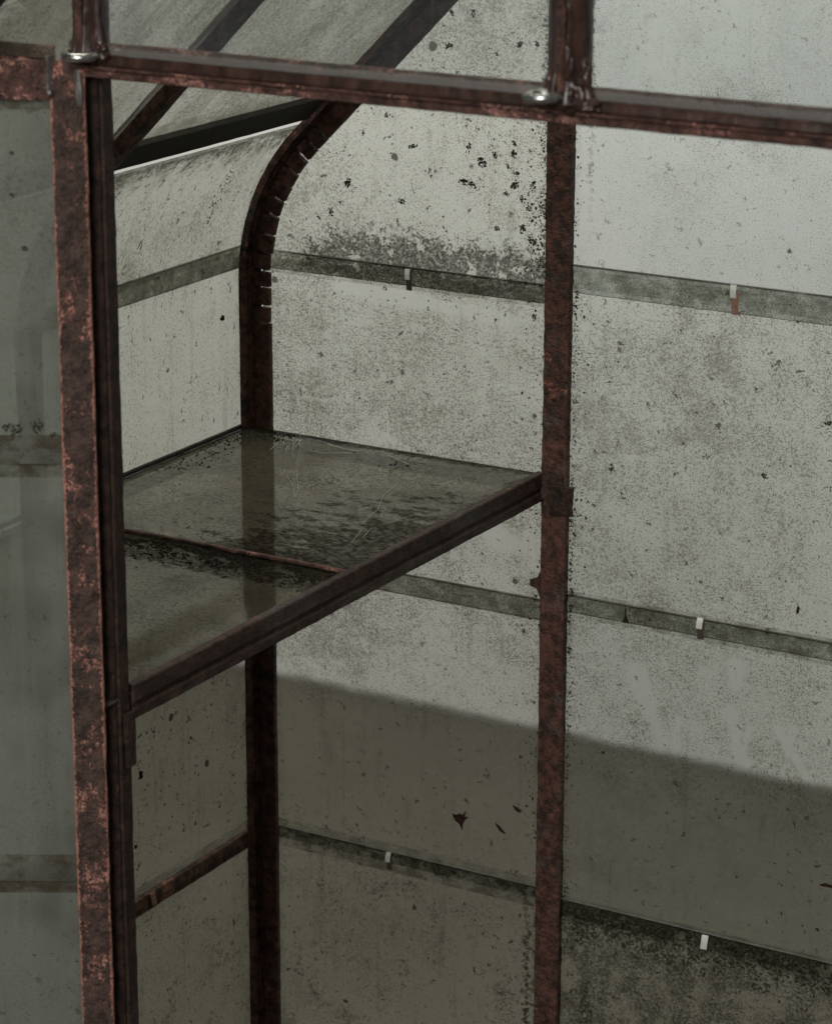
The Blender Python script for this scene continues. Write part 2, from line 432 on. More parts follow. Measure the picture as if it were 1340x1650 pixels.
# ================================================================== setting
def sheet(name, x0, x1, y0, y1, z, mat):
    bm = bmesh.new(); bmesh.ops.create_grid(bm, x_segments=2, y_segments=2, size=.5)
    for v in bm.verts: v.co = Vector((x0+(v.co.x+.5)*(x1-x0), y0+(v.co.y+.5)*(y1-y0), z))
    return link(name, mesh_from(bm, name), None, [mat], kind='structure')
FZ = -1.0
sheet('floor', -6, 6, -6, 1.60, FZ, M_floor)
bm = bmesh.new(); bmesh.ops.create_cube(bm, size=1)
for v in bm.verts: v.co = Vector((v.co.x*12, 1.62+v.co.y*.2, 1.0+v.co.z*4.02))
link('studio_wall', mesh_from(bm, 'studio_wall'), None, [M_wall], kind='structure')

# ================================================================== the glasshouse
house = empty('glasshouse', loc=(0, 0, 0), label='small glasshouse of rusty iron bars and dirty lapped glass panes', category='glasshouse')
# (parts are modelled in the glasshouse's own coordinates; z = -1 is the floor)

# ---- arc of the eave: inner edge of the bar, vertical, then R .205 over 45 degrees, then straight to the ridge
CX, CZ, RI = .206, .12, .205
def eave(t):
    """t = length along the inner edge from z=-.985; returns point (x,z) and outward normal"""
    t1 = CZ+.985
    if t < t1: return (CX-RI, -.985+t), (-1, 0)
    t2 = RI*math.pi/4
    if t < t1+t2:
        a = (t-t1)/RI; return (CX-RI*math.cos(a), CZ+RI*math.sin(a)), (-math.cos(a), math.sin(a))
    s = (t-t1-t2)*math.sqrt(.5); c = math.sqrt(.5)
    return (CX-RI*c+s, CZ+RI*c+s), (-c, c)
T1 = CZ+.985; T2 = T1+RI*math.pi/4; TR = T2+.95
def eave_frames(t0, t1, y, step=.005):
    k = max(1, int((t1-t0)/step)); fr = []
    for i in range(k+1):
        (x, z), (nx, nz) = eave(t0+(t1-t0)*i/k); fr.append(((x, y, z), (nx, 0, nz), (0, 1, 0)))
    return fr
side_prof = [(.0185, .003), (.0185, -.0050), (.0212, -.0054), (.0212, -.0076), (.0190, -.0080), (.0190, -.0108), (.0218, -.0112),
             (.0218, -.0132), (.0200, -.0136), (.0200, -.0190), (.0275, -.0190), (.0275, .003)]
def curved_bar(name, y, kerfs, parent, s=1):
    bm = bmesh.new()
    pr = [(a, b*s) for a, b in side_prof]
    sweep(bm, pr, eave_frames(0, TR, y), .0003, 1.7, .003)
    sweep(bm, rect(.0140, .0270, .0037, .0046, .0002), eave_frames(0, TR, y), .0001, 1.1, .006)
    o = link(name, mesh_from(bm, name), parent, [M_corner])
    bm = bmesh.new(); fl = rect(0, .0186, -.0035, .0035)
    ks = [T1-.044+.0188*i+random.uniform(-.0022, .0022) for i in range(13)]
    wd = (.0010, .0018, .0014, .0017, .0013, .0015, .0016, .0019, .0016, .0020, .0033, .0018, .0017)
    sweep(bm, fl, eave_frames(0, ks[0]-.0006, y), .0003, 2.1, .003)
    for i in range(12):
        j = .0011*random.uniform(-1, 1)
        fj = rect(.0002+random.uniform(0, .0011), .0186, -.0035+j, .0035+j)
        sweep(bm, fl if i % 3 else fj, eave_frames(ks[i]+wd[i]*random.uniform(.7, 1.1), ks[i+1]-wd[i+1]*random.uniform(.7, 1.1), y, .004), .0004, 3.+i, .003)
    sweep(bm, fl, eave_frames(ks[12]+.0008, TR, y), .0003, 5.3, .003)
    link('notched_flange', mesh_from(bm, 'notched_flange'), o, [M_bar])
    return o
cb = curved_bar('curved_corner_bar', 0, True, house); cb['label'] = 'curved rusty corner bar with saw cuts along the bend'
mirrored(cb, house)

# intermediate and front rafters (curving over the side wall)
def rafter(name, y, parent, wy=.030):
    bm = bmesh.new()
    prof = [(.0185, -wy/2), (.0275, -wy/2), (.0275, -.003), (.036, -.003), (.036, .003), (.0275, .003), (.0275, wy/2), (.0185, wy/2),
            (.0170, .006), (.0170, -.006)]
    sweep(bm, prof, eave_frames(0, TR, y), .0003, y, .004)
    return link(name, mesh_from(bm, name), parent, [M_corner])
r2 = rafter('curved_rafter', -.385, house); mirrored(r2, house)
r3 = rafter('curved_rafter', -.812, house); mirrored(r3, house)

# ridge
bar('ridge_bar', rect(-.02, .02, -.02, .02), (.74, .02, .985), (.74, -.84, .985), X, Z, M_purlin, house, .0004, 2., .02)
# purlin at the end of the bend
c45 = math.sqrt(.5); Vr = Vector((c45, 0, c45)); Nr = Vector((-c45, 0, c45))
pu = bar('purlin', rect(0, .0345, 0, .007), Vector((.064, -.028, .304))+Nr*-.004, Vector((.064, -.83, .304))+Nr*-.004, Vr, Nr, M_purlin, house, .0002, 4., .012, .006)
mirrored(pu, house)

# ---- gable bars
def gable_bar(x0, x1, ztop, seed):
    bm = bmesh.new()
    prof = [(x0, -.0035), (x0+.0008, -.0042), (x1-.0008, -.0042), (x1, -.0035), (x1, .0008), ((x0+x1)/2+.003, .0012), ((x0+x1)/2+.003, .026),
            ((x0+x1)/2-.003, .026), ((x0+x1)/2-.003, .0012), (x0, .0008)]
    sweep(bm, prof, line_frames((0, 0, -.985), (0, 0, ztop), X, Y, .003), .0007, seed, .0035)
    return link('gable_bar', mesh_from(bm, 'gable_bar'), house, [M_bar])
gb = gable_bar(.3285, .3560, .56, 1.0); gb['label'] = 'rusty red brown upright bar where the shelf bar meets it'
gable_bar(.726, .754, .95, 2.0); gable_bar(1.124, 1.1515, .56, 3.0)
# torn fin and fixing plate on the bar
bm = bmesh.new()
fin = [(.3290, -.1445), (.3255, -.1520), (.3170, -.1555), (.3165, -.1622), (.3245, -.1640), (.3290, -.1740)]
f0 = [bm.verts.new((x, -.0045, z)) for x, z in fin]; f1 = [bm.verts.new((x, -.002, z)) for x, z in fin]
bm.faces.new(f0); bm.faces.new(list(reversed(f1)))
for i in range(len(fin)): bm.faces.new((f0[i], f0[(i+1) % 6], f1[(i+1) % 6], f1[i]))
link('torn_fin', mesh_from(bm, 'torn_fin'), gb, [M_corner])
bar('fixing_plate', rect(.341, .3665, -.0120, -.0050), (0, 0, -.0800), (0, 0, -.0490), X, Y, M_jamb, gb, .0016, 3.3, .003)

# ---- base rails
bar('base_rail', rect(-.03, 1.51, -.03, .03), (0, 0, -.999), (0, 0, -.957), X, Y, M_corner, house, .0005, 1., .02, .03)
sb_ = bar('base_rail', rect(-.06, -.021, -.80, -.034), (0, 0, -.999), (0, 0, -.957), X, Y, M_corner, house, .0005, 2., .02, .03)
mirrored(sb_, house)

# ---- gable panes (inner face towards the camera), lapped like shingles: the top of each pane inside, its foot outside
def gpane(x0, x1, z0, z1, seed, poly=None, label=None, **kw):
    W_, H_ = x1-x0, z1-z0
    m = pane_mat('gable glass %d' % seed, W_, H_, seed, **kw) if seed < 11 else plain_mat()
    V = Vector((0, -.0055/H_, 1)); o = (x0, .0105, z0)
    o_ = pane('glass_pane', o, X, V, -Y, poly or [(0, 0), (W_, 0), (W_, H_), (0, H_)], m, house)
    if label: o_['label'] = label
    return o_
xl0, xl1 = -.012, .3400
# top pane of the left bay follows the bend
def bend_poly(x0, x1, z0):
    pts = [(x1-x0, 0)]
    ztop_r = CZ+RI*c45 + (x1-(CX-RI*c45)) + .016
    pts.append((x1-x0, ztop_r-z0))
    k = 14; ra = RI+.0155; arc = []
    for i in range(k+1):
        a = math.pi/4*(1-i/k); arc.append((CX-ra*math.cos(a)-x0, CZ+ra*math.sin(a)-z0))
    pts += arc
    pts.append((CX-ra-x0, 0))
    return pts
greenish = (.835, .84, .815); bluish = (.84, .865, .86)
p_top = gpane(xl0, xl1, .132, .58, 1, bend_poly(xl0, xl1, .132), 'bend shaped pane under the eave with a mossy lower edge', tint=greenish, film=.22, speck=.52, dots=1.1, L=0, R=1.7, B=2.1, Bw=.060, Bgrow=(.0, .12), mouldc=(.028, .025, .018), lapT=0, lapd=.6, streak=.2)
p_mid = gpane(xl0, xl1, -.204, .153, 2, None, None, tint=greenish, film=.22, speck=.64, speck_size=1.0, dots=1.0, L=.25, R=1.0, T=.35, B=0, streak=.1,
              lapd=.55, wipes=((.28, .085, .39, .055, .016), (.10, .33, .30, .315, .012)))
p_low = gpane(xl0, xl1, -.518, -.179, 3, None, None, tint=greenish, zone=(.22, .15, .27), flecks=.55, film=.18, speck=.66, dots=.4, L=.2, R=.9, B=.4, lapd=.55, streak=.15)
p_bot = gpane(xl0, xl1, -.97, -.502, 4, None, None, tint=greenish, film=.15, speck=.42, dots=.6, L=.3, R=1.7, T=.9, B=.6, patch=.7, streak=.2, stripR=1.2, lapd=.8)
xr0, xr1 = .3445, .737
hR = (CZ+RI*c45)-(CX-RI*c45)+.016
gpane(xr0, xr1, .147, .95, 5, [(0, 0), (xr1-xr0, 0), (xr1-xr0, xr1+hR-.147), (0, xr0+hR-.147)], None, tint=bluish, film=.30, filmc=(.50, .53, .535), speck=.34, dots=.6, flecks=.4, runs=.03, L=.7, B=.15, lapT=0, lapd=.5, streak=.15, stripL=1.0)
gpane(xr0, xr1, -.189, .177, 6, None, None, tint=(.83, .85, .84), film=.26, speck=.56, dots=.55, L=.75, T=.25, lapd=.6, streak=.25, smear=.1)
gpane(xr0, xr1, -.530, -.168, 7, None, None, tint=(.82, .845, .835), zone=(.22, .13, .25), flecks=.55, film=.20, speck=.62, dots=.5, L=.8, T=.45, lapd=.6, streak=.4, smear=.12,
      wipes=((.092, .291, .120, .222, .012), (.200, .316, .202, .302, .014), (.196, .268, .212, .215, .010), (.217, .255, .207, .205, .006), (.250, .257, .290, .200, .008), (.264, .265, .256, .212, .005), (.310, .250, .330, .195, .008), (.14, .25, .135, .21, .006)))
gpane(xr0, xr1, -.97, -.509, 8, None, None, tint=(.83, .84, .80), film=.15, speck=.45, dots=.6, L=.45, T=1.15, Tw=.10, patch=1.7, streak=.3, stripL=2.1, stripAt=.040, lapd=.5)
for (a, b, q, sd) in ((.743, 1.1375, True, 11), (1.14, 1.492, False, 21)):
    zs_ = [(-.97, -.505), (-.525, -.172), (-.194, .168), (.142, .95 if q else .58)]
    for i, (z0, z1) in enumerate(zs_):
        poly = None
        if i == 3:
            mir = [(MIRX-b, MIRX-a)][0]
            if q: poly = [(0, 0), (b-a, 0), (b-a, MIRX-b+hR-z0), (0, MIRX-a+hR-z0)]
            else:
                pl = bend_poly(mir[0], mir[1], z0); poly = [((b-a)-u, v) for u, v in reversed(pl)]
        gpane(a, b, z0, z1, sd+i, poly, None, tint=bluish, film=.25, speck=.5, dots=.5, L=.5, R=.5, lapT=0 if i == 3 else .022, patch=.6 if i == 0 else 0)

# ---- side wall panes
sx = CX-RI-.0295
def spane(y0, y1, z0, z1, seed, **kw):
    W_, H_ = y1-y0, z1-z0
    m = pane_mat('side glass %d' % seed, W_, H_, seed, **kw) if seed < 34 else plain_mat()
    V = Vector((.0055/H_, 0, 1))
    o_ = pane('glass_pane', (sx-.006, y0, z0), Y, V, X, [(0, 0), (W_, 0), (W_, H_), (0, H_)], m, house)
    mirrored(o_, house); return o_
sk = dict(tint=(.745, .745, .71), filmc=(.45, .45, .415), grime=1.0, grimeW=.04, film=.28, speck=.46, speck_size=1.1, dots=.55)
spane(-.380, .001, -.97, -.505, 31, R=.9, L=.3, T=.5, patch=.75, streak=.4, hyper=(1, .6), **{**sk, 'film': .16})
spane(-.380, .001, -.522, -.172, 32, R=.9, L=.3, B=.35, **{**sk, 'film': .14, 'dots': 1.0, 'speck': .3})
spane(-.380, .001, -.195, .157, 33, R=.75, L=.3, streak=.7, lapd=.75, hyper=(1, .5), **{**sk, 'film': .34, 'speck': .45})
for i, (z0, z1) in enumerate(((-.97, -.505), (-.522, -.172), (-.195, .157))):
    spane(-.806, -.390, z0, z1, 34+i, R=.4, L=.4, streak=.5, **sk)
# lower side glazing bar (a rounded strip of old putty over the lap)
gp = bar('side_glazing_bar', [(sx+.0010, -.0105), (sx+.0055, -.009), (sx+.0075, 0), (sx+.0055, .009), (sx+.0010, .0105), (sx-.002, .009), (sx-.002, -.009)],
    (0, -.372, -.514), (0, -.0198, -.514), X, Z, M_corner, house, .0006, 6., .004)
mirrored(gp, house)

# curved eave panes
def curved_pane(y0, y1, seed, **kw):
    bm = bmesh.new(); uvl = bm.loops.layers.uv.new('UVMap')
    s0 = T1-.12+.130; ra = .0300; pts = []
    k = 26; t0, t1 = .985+.130, T2+.003
    for i in range(k+1):
        t = t0+(t1-t0)*i/k; (x, z), (nx, nz) = eave(t); off = ra + .006*max(0, 1-i/4)
        pts.append((x+nx*off, z+nz*off, nx, nz, t-t0))
    # true arc length on the glass is a little longer; good enough for the dirt scale
    def row(y, th): return [bm.verts.new((x+nx*th, y, z+nz*th)) for x, z, nx, nz, _ in pts]
    a, b, c, d = row(y0, 0), row(y1, 0), row(y0, .003), row(y1, .003)
    for i in range(k):
        f = bm.faces.new((a[i], b[i], b[i+1], a[i+1])); f.material_index = 0; f.smooth = True
        for l, (uu, vv) in zip(f.loops, ((0, pts[i][4]), (y1-y0, pts[i][4]), (y1-y0, pts[i+1][4]), (0, pts[i+1][4]))): l[uvl].uv = (uu, vv)
        f = bm.faces.new((c[i+1], d[i+1], d[i], c[i])); f.material_index = 1; f.smooth = True
    for p, q in ((a, c), (b, d)):
        for i in range(k): bm.faces.new((p[i], p[i+1], q[i+1], q[i])).material_index = 2
    for i in (0, k): bm.faces.new((a[i], b[i], d[i], c[i])).material_index = 2
    me = bpy.data.meshes.new('curved_pane'); bm.to_mesh(me); bm.free()
    m = pane_mat('curved glass %d' % seed, y1-y0, t1-t0, seed, **kw) if seed < 42 else plain_mat()
    o = link('curved_glass_pane', me, house, [m, M_clear, M_edge]); mirrored(o, house); return o
curved_pane(-.380, .001, 41, tint=(.70, .70, .66), film=.34, filmc=(.42, .42, .385), speck=.44, dots=.6, T=1.0, Tw=.06, R=1.2, grime=1.2, grimeW=.05, lapT=0, lapd=.8, streak=.5, hyper=(1, .6))
curved_pane(-.806, -.390, 42, tint=(.86, .865, .825), film=.3, speck=.4, dots=.5, T=.8, R=.4, lapT=0, streak=.4)

# roof panes
def rpane(y0, y1, s0, s1, seed, lift=0., **kw):
    W_, H_ = y1-y0, s1-s0
    m = pane_mat('roof glass %d' % seed, W_, H_, seed, **kw)
    o = Vector((.064, y0, .304)) + Vr*s0 + Nr*(.002+lift)
    V = (Vr*H_ - Nr*.005).normalized()
    o_ = pane('roof_pane', o, Y, V, -Nr, [(0, 0), (W_, 0), (W_, H_), (0, H_)], m, house)
    mirrored(o_, house); return o_
rk = dict(tint=(.48, .48, .44), film=.10, filmc=(.55, .55, .52), speck=.66, dots=.5, streak=.6, hyper=(1, .8), smear=.62, rough=.15, grime=1.1, runs=.35, scatter=.5)
rpane(-.380, .001, .030, .47, 51, L=.5, R=.6, **rk); rpane(-.380, .001, .448, .90, 52, **rk)
rpane(-.806, -.390, .030, .47, 53, L=.5, R=.8, **rk); rpane(-.806, -.390, .448, .90, 54, **rk)

# ---- shelf ---------------------------------------------------------
shelf = empty('shelf', house, label='two pane glass shelf on rusty bars in the back corner')
SZ = -.0400
def shelf_mat(name, W_, H_, seed, **kw):
    return pane_mat(name, W_, H_, seed, tint=(.50, .49, .41), film=.90, filmc=(.165, .152, .112), speck=.62, speck_size=1.3, dots=.25, lapd=.9,
                    hyper=(.55, 1), streak=.0, scatter=.85, rough=.06, gloss=.75, peels=0., flecks=.3, grime=.9, grimeW=.05, grimec=(.035, .031, .022), speckc=(.055, .05, .036), scratch=.0, lapLine=0., **kw)
sW = .3290-sx-.001
m1 = shelf_mat('shelf glass rear', sW, .372, 61, T=1.7, Tw=.035, B=.6, Bw=.03, L=.4, R=1.0, wedge=(.24, .32, .50), lapB=.0, lapT=.0, Bgrow=(.10, .30))
pane('shelf_pane', (sx+.001, -.3700, SZ-.0005), X, Y, Z, [(0, 0), (sW, 0), (sW, .372-.006), (0, .372-.006)], m1, shelf, .003)
m2 = shelf_mat('shelf glass front', sW, .385, 62, T=3.6, Tw=.085, R=.5, lapB=0, lapT=0)
pane('shelf_pane', (sx+.001, -.7500, SZ-.0045), X, Y, Z, [(0, 0), (sW, 0), (sW, .385), (0, .385)], m2, shelf, .003)
# strip of red sealant along the lap
bar('sealant_strip', rect(-.0025, .0025, -.0025, .0008), (sx+.002, -.3722, SZ-.0004), (.3225, -.3722, SZ-.0004), Y, Z, M_rail, shelf, .0005, 8., .004, .002)
# front bar of the shelf: a moulded iron tee
sh_prof = [(.3230, -.0025), (.3245, -.0003), (.3312, -.0003), (.3322, -.0015), (.3322, -.0150), (.3310, -.0172), (.3290, -.0180), (.3290, -.0205), (.3312, -.0215),
           (.3318, -.0225), (.3318, -.0300), (.3308, -.0310), (.3265, -.0310), (.3258, -.0290), (.3258, -.0190), (.3230, -.0180)]
sbar = bar('shelf_front_bar', [(x, z+.0022) for x, z in sh_prof], (0, -.7180, SZ), (0, -.0050, SZ), X, Z, M_shelfbar, shelf, .0003, 9., .004, .0025)
bar('shelf_bar_tab', rect(.3300, .3545, -.0105, -.0050), (0, 0, -.0650), (0, 0, -.0400), X, Y, M_shelfbar, shelf, .0006, 9.7, .003)
bar('shelf_side_angle', rect(sx+.001, sx+.016, -.016, -.0085), (0, -.75, SZ), (0, -.03, SZ), X, Z, M_shelfbar, shelf, .0003, 10., .005)
bar('shelf_side_ledge', rect(sx+.001, sx+.0045, .0004, .0050), (0, -.75, SZ), (0, -.0198, SZ), X, Z, M_purlin, shelf, .0003, 10., .006)
bar('shelf_back_angle', rect(-.0230, -.0060, -.016, -.0085), (.003, 0, SZ), (.326, 0, SZ), Y, Z, M_shelfbar, shelf, .0003, 11., .005)

# ---- jamb post and front wall --------------------------------------
YF = -.756
jp = [(.3010, YF+.0035), (.3240, YF+.0035), (.3255, YF+.006), (.3225, YF+.008), (.3225, YF+.0150), (.3270, YF+.0165), (.3285, YF+.0185), (.3275, YF+.0205), (.3302, YF+.0220), (.3304, YF+.0340),
      (.3280, YF+.0355), (.3000, YF+.0355)]
jamb = bar('jamb_post', jp, (0, 0, -.985), (0, 0, .4600), X, Y, M_jamb, house, .0004, 12., .004, .003, label='dark rusty jamb post behind the red door stile')
bar('jamb_bracket', rect(.3295, .3350, YF+.0260, YF+.0375, .0015), (0, 0, -.1060), (0, 0, -.0740), X, Y, M_jamb, jamb, .0009, 13., .004)
bar('jamb_plug', rect(.3200, .3345, YF+.0250, YF+.0370), (0, 0, -.0850), (0, 0, -.0600), X, Y, M_jamb, jamb, .0008, 14., .004)
bar('jamb_post', [(MIRX-x, y) for x, y in jp], (0, 0, -.985), (0, 0, .4600), X, Y, M_corner, house, .0004, 15., .008, .005)

rail_prof = [(YF-.0015, .4622), (YF-.0036, .4632), (YF-.0042, .4678), (YF-.0030, .4683), (YF-.0030, .4691), (YF-.0062, .4696), (YF-.0068, .4708), (YF-.0060, .4720), (YF-.0005, .4730), (YF+.0022, .4740),
             (YF+.0022, .4880), (YF+.0050, .4885), (YF+.0050, .4622)]
rail = bar('head_rail', rail_prof, (.3150, 0, 0), (1.17, 0, 0), Y, Z, M_rail, house, .00035, 16., .004, .003, label='long red brown head rail over the door opening')
pt_prof = [(YF-.0068, .4722), (YF-.0022, .4733), (YF-.0022, .4806), (YF-.0036, .4798)]
bar('putty_fillet', pt_prof, (.3450, 0, 0), (.7270, 0, 0), Y, Z, M_putty, rail, .0004, 17., .003, .0022, smooth=True)
bar('putty_fillet', pt_prof, (.7530, 0, 0), (1.13, 0, 0), Y, Z, M_putty, rail, .0004, 18., .003, .0022, smooth=True)
lr = bar('head_rail', [(y, z-.006) for y, z in rail_prof], (-.02, 0, 0), (.3000, 0, 0), Y, Z, M_rail, house, .00035, 19., .005, .003); mirrored(lr, house)

# glazing bars above the rail
def tee_up(x0, x1, ztop, seed):
    xm = (x0+x1)/2
    return bar('transom_bar', [(x0, YF+.0022), (xm-.003, YF+.0022), (xm-.003, YF-.0125), (xm+.003, YF-.0125), (xm+.003, YF+.0022), (x1, YF+.0022), (x1, YF+.0065), (x0, YF+.0065)],
               (0, 0, .4745), (0, 0, ztop), X, Y, M_corner, house, .0003, seed, .005, .003)
tb1 = tee_up(.3205, .3500, .56, 20.); tb2 = tee_up(.7250, .7545, .95, 21.); tee_up(MIRX-.35, MIRX-.3205, .56, 22.)
def smear_fillet(x_in, x_out, z0, z1, par, seed, amp=.0010, flare=.0):
    """putty pressed along a bar by hand: thick, streaky, wandering"""
    bm = bmesh.new(); fr = []
    k = int((z1-z0)/.0025)
    for i in range(k+1):
        z = z0+(z1-z0)*i/k; t = i/k
        wob = mnoise.noise(Vector((z*60, seed, 0)))*.0015
        fl_ = flare*max(0, 1-(z-z0)/.030)**2
        fr.append((Vector((x_in, YF, z)), Vector((x_out-x_in+math.copysign(fl_+abs(wob), x_out-x_in), 0, 0)), Vector((0, -.0112-.6*fl_+wob, 0))))
    prof = [(0, .18), (0, .95), (.10, 1.08), (.35, .86), (.62, .55), (.88, .38), (1.0, .19)]
    sweep(bm, prof, fr, amp, seed, .10)
    return link('putty_fillet', mesh_from(bm, 'putty_fillet', True), par, [M_putty])
smear_fillet(.7430, .7555, .4765, .94, tb2, 3.1, .0008, .010); smear_fillet(.7365, .7270, .4800, .94, tb2, 4.2, .0005, .008)
smear_fillet(.3385, .3500, .4765, .55, tb1, 5.3, .0006, .009); smear_fillet(.3322, .3230, .4800, .55, tb1, 6.4, .0005, .002)
# lumps of putty where bar and rail meet
def lump(loc, r, par, seed, sq=(1, .6, .7)):
    bm = bmesh.new(); bmesh.ops.create_icosphere(bm, subdivisions=4, radius=1)
    for v in bm.verts:
        n_ = v.co.normalized(); k = 1+.45*mnoise.noise(n_*1.7+Vector((seed, 0, 0)))+.18*mnoise.noise(n_*5+Vector((0, seed, 0)))+.07*mnoise.noise(n_*14+Vector((0, seed, 0)))
        v.co = Vector(loc)+Vector((n_.x*sq[0], n_.y*sq[1], n_.z*sq[2]))*r*k
    return link('putty_lump', mesh_from(bm, 'putty_lump', True), par, [M_putty])
lump((.7475, YF-.0075, .4830), .0095, tb2, 1., (1.0, .7, 1.25)); lump((.7385, YF-.010, .4775), .008, tb2, 2., (1.5, .7, .6)); lump((.7575, YF-.006, .4770), .0075, tb2, 3., (1.4, .8, .6))
lump((.7545, YF-.0045, .4960), .0055, tb2, 4., (.7, .7, 2.2)); lump((.7285, YF-.0045, .4920), .0048, tb2, 5., (.7, .7, 1.8)); lump((.7440, YF-.0105, .5040), .0048, tb2, 8., (.9, .7, 3.4))
lump((.3480, YF-.0065, .4815), .0075, tb1, 6., (1.2, .7, 1.1)); lump((.3370, YF-.009, .4785), .0065, tb1, 7., (1.3, .7, .6))

# transom panes
def fpane(x0, x1, z0, z1, seed, poly=None, **kw):
    W_, H_ = x1-x0, z1-z0
    m = pane_mat('front glass %d' % seed, W_, H_, seed, lapB=0, lapT=0, **kw)
    return pane('transom_pane' if z0 > .4 else 'glass_pane', (x0, YF-.0021, z0), X, Z, -Y, poly or [(0, 0), (W_, 0), (W_, H_), (0, H_)], m, house)
fk = dict(scatter=.7, flecks=.12, peels=0., runs=.04, grime=.25, tint=(.90, .91, .90), speck=.22, dots=.25, streak=.2, speckc=(.20, .19, .16))
fpane(.3365, .7365, .4736, .95, 71, [(0, 0), (.40, 0), (.40, .47), (0, .08)], film=.13, filmc=(.36, .40, .44), smear=.10, dustB=(.0135, .62), **fk)
fpane(.7430, 1.1430, .4736, .95, 72, [(0, 0), (.40, 0), (.40, .08), (0, .47)], film=.15, filmc=(.42, .46, .50), smear=.06, dustB=(.0135, .60), **fk)
fpane(-.02, .3320, .4736, .56, 73, [(.20, 0), (.352, 0), (.352, .07)], film=.34, filmc=(.25, .24, .20), smear=.25, L=.0, patch=.35, **{**fk, 'speck': .5})
fpane(-.02, .3040, -.97, .4600, 74, None, film=.34, filmc=(.30, .32, .30), smear=.16, **{**fk, 'tint': (.82, .84, .82)})

# eye rings
def ring(name, loc, par, rot):
    bm = bmesh.new(); Rr, rr = .0112, .0036
    nu, nv = 48, 16; g_ = []
    for i in range(nu):
        a = 2*math.pi*i/nu; row = []
        for j in range(nv):
            b = 2*math.pi*j/nv
            row.append(bm.verts.new(((Rr+rr*math.cos(b))*math.cos(a), (Rr+rr*math.cos(b))*math.sin(a), rr*math.sin(b))))
        g_.append(row)
    for i in range(nu):
        for j in range(nv): bm.faces.new((g_[i][j], g_[(i+1) % nu][j], g_[(i+1) % nu][(j+1) % nv], g_[i][(j+1) % nv]))
    me = mesh_from(bm, name, True); o = link(name, me, par, [M_steel]); o.location = loc; o.rotation_euler = rot
    bm = bmesh.new(); bmesh.ops.create_cone(bm, segments=16, radius1=.0034, radius2=.0034, depth=.016, cap_ends=True, matrix=Matrix.Translation((0, Rr+.0085, 0)) @ Matrix.Rotation(math.pi/2, 4, 'X'))
    link('eye_shank', mesh_from(bm, 'eye_shank', True), o, [M_steel])
    return o
ring('eye_ring', (.3385, YF-.0150, .4810), tb1, (math.radians(4), 0, math.radians(12)))
ring('eye_ring', (.7290, YF-.0170, .4825), tb2, (math.radians(3), math.radians(-3), math.radians(-32)))

# ---- the door, swung open beside the opening ------------------------
ang = math.radians(30.27)
UD = Vector((-math.cos(ang), -math.sin(ang), 0)); ND = Vector((math.sin(ang), -math.cos(ang), 0))
DH = Vector((.3300, YF, 0))
door = empty('door', house, label='glazed door leaf with flaking red iron stile, swung open')
def dbar(name, prof, s0, s1, mat, seed, vertical=True, amp=.0005, par=None):
    if vertical: fr = (DH+Z*s0, DH+Z*s1, UD, ND)
    else: fr = (DH+UD*s0, DH+UD*s1, ND, Z)
    return bar(name, prof, fr[0], fr[1], fr[2], fr[3], mat, par or door, amp, seed, .003, .0026)
stile = dbar('door_stile', rect(0, .0263, -.0065, .0005, .0012), -.95, .4742, M_stile, 30., amp=.00062, par=None)
ea = stile.data.attributes.new('edge', 'FLOAT', 'POINT')
for i, v_ in enumerate(stile.data.vertices):
    s_ = (v_.co-DH).dot(UD); ea.data[i].value = max(0, 1-min(s_, .0263-s_)/.0045)
stile['label'] = 'pitted upright iron stile with flaking red oxide'
dbar('door_stile', rect(.3900, .4160, -.0065, .0005, .0012), -.95, .4742, M_stile, 31.)
dbar('door_rail', [(-.0060, .4446), (.0003, .4446), (.0003, .4742), (-.0060, .4742)], .0270, .3895, M_rail, 32., False, .0006)
dbar('door_rail', [(-.0060, -.95), (.0003, -.95), (.0003, -.90), (-.0060, -.90)], .0270, .3895, M_stile, 33., False)
bar('weld_bead', [(-.0022, -.0005), (0, -.0020), (.0022, -.0005), (.0022, .0022), (-.0022, .0022)], DH+UD*.0266+Z*.4520-ND*-.0006, DH+UD*.0266+Z*.4780+ND*.0006, UD, -ND, M_weld, stile, .0011, 34., .0022, .0015)
lump_o = None
def blob(name, loc, r, par, mat, seed, sq):
    bm = bmesh.new(); bmesh.ops.create_icosphere(bm, subdivisions=3, radius=1)
    for v in bm.verts:
        n_ = v.co.normalized(); k = 1+.35*mnoise.noise(n_*2+Vector((seed, 0, 0)))
        v.co = Vector(loc)+Vector((n_.x*sq[0], n_.y*sq[1], n_.z*sq[2]))*r*k
    return link(name, mesh_from(bm, name, True), par, [mat])
blob('weld_spatter', DH+UD*.0262+Z*.4500+ND*.0012, .0026, stile, M_weld, 5., (1, 1, 1.2))
blob('weld_repair', DH+UD*.0045+Z*.4560+ND*.0003, .0055, stile, M_weld, 6., (.7, .45, 3.2))
def dpane(z0, z1, seed, **kw):
    W_, H_ = .38, z1-z0
    m = pane_mat('door glass %d' % seed, W_, H_, seed, **kw)
    V = Vector((0, 0, 1)) + ND*(-.0045/H_)
    return pane('glass_pane', DH+UD*(.0180+W_)+Z*z0-ND*.0005, -UD, V, ND, [(0, 0), (W_, 0), (W_, H_), (0, H_)], m, door)
dk = dict(tint=(.80, .82, .79), film=.84, filmc=(.36, .375, .33), speck=.25, dots=.6, streak=.6, speckc=(.10, .09, .06), lapd=.85, lapc=(.13, .11, .075), smear=.08, runs=.12, grime=.35, grimec=(.09, .085, .065), scatter=.85, flecks=.35)
dpane(.158, .460, 81, B=.25, R=.3, **dk); dpane(-.198, .1695, 82, T=.5, R=.3, **dk); dpane(-.56, -.1865, 83, T=.6, R=.4, **dk); dpane(-.93, -.548, 84, **dk)
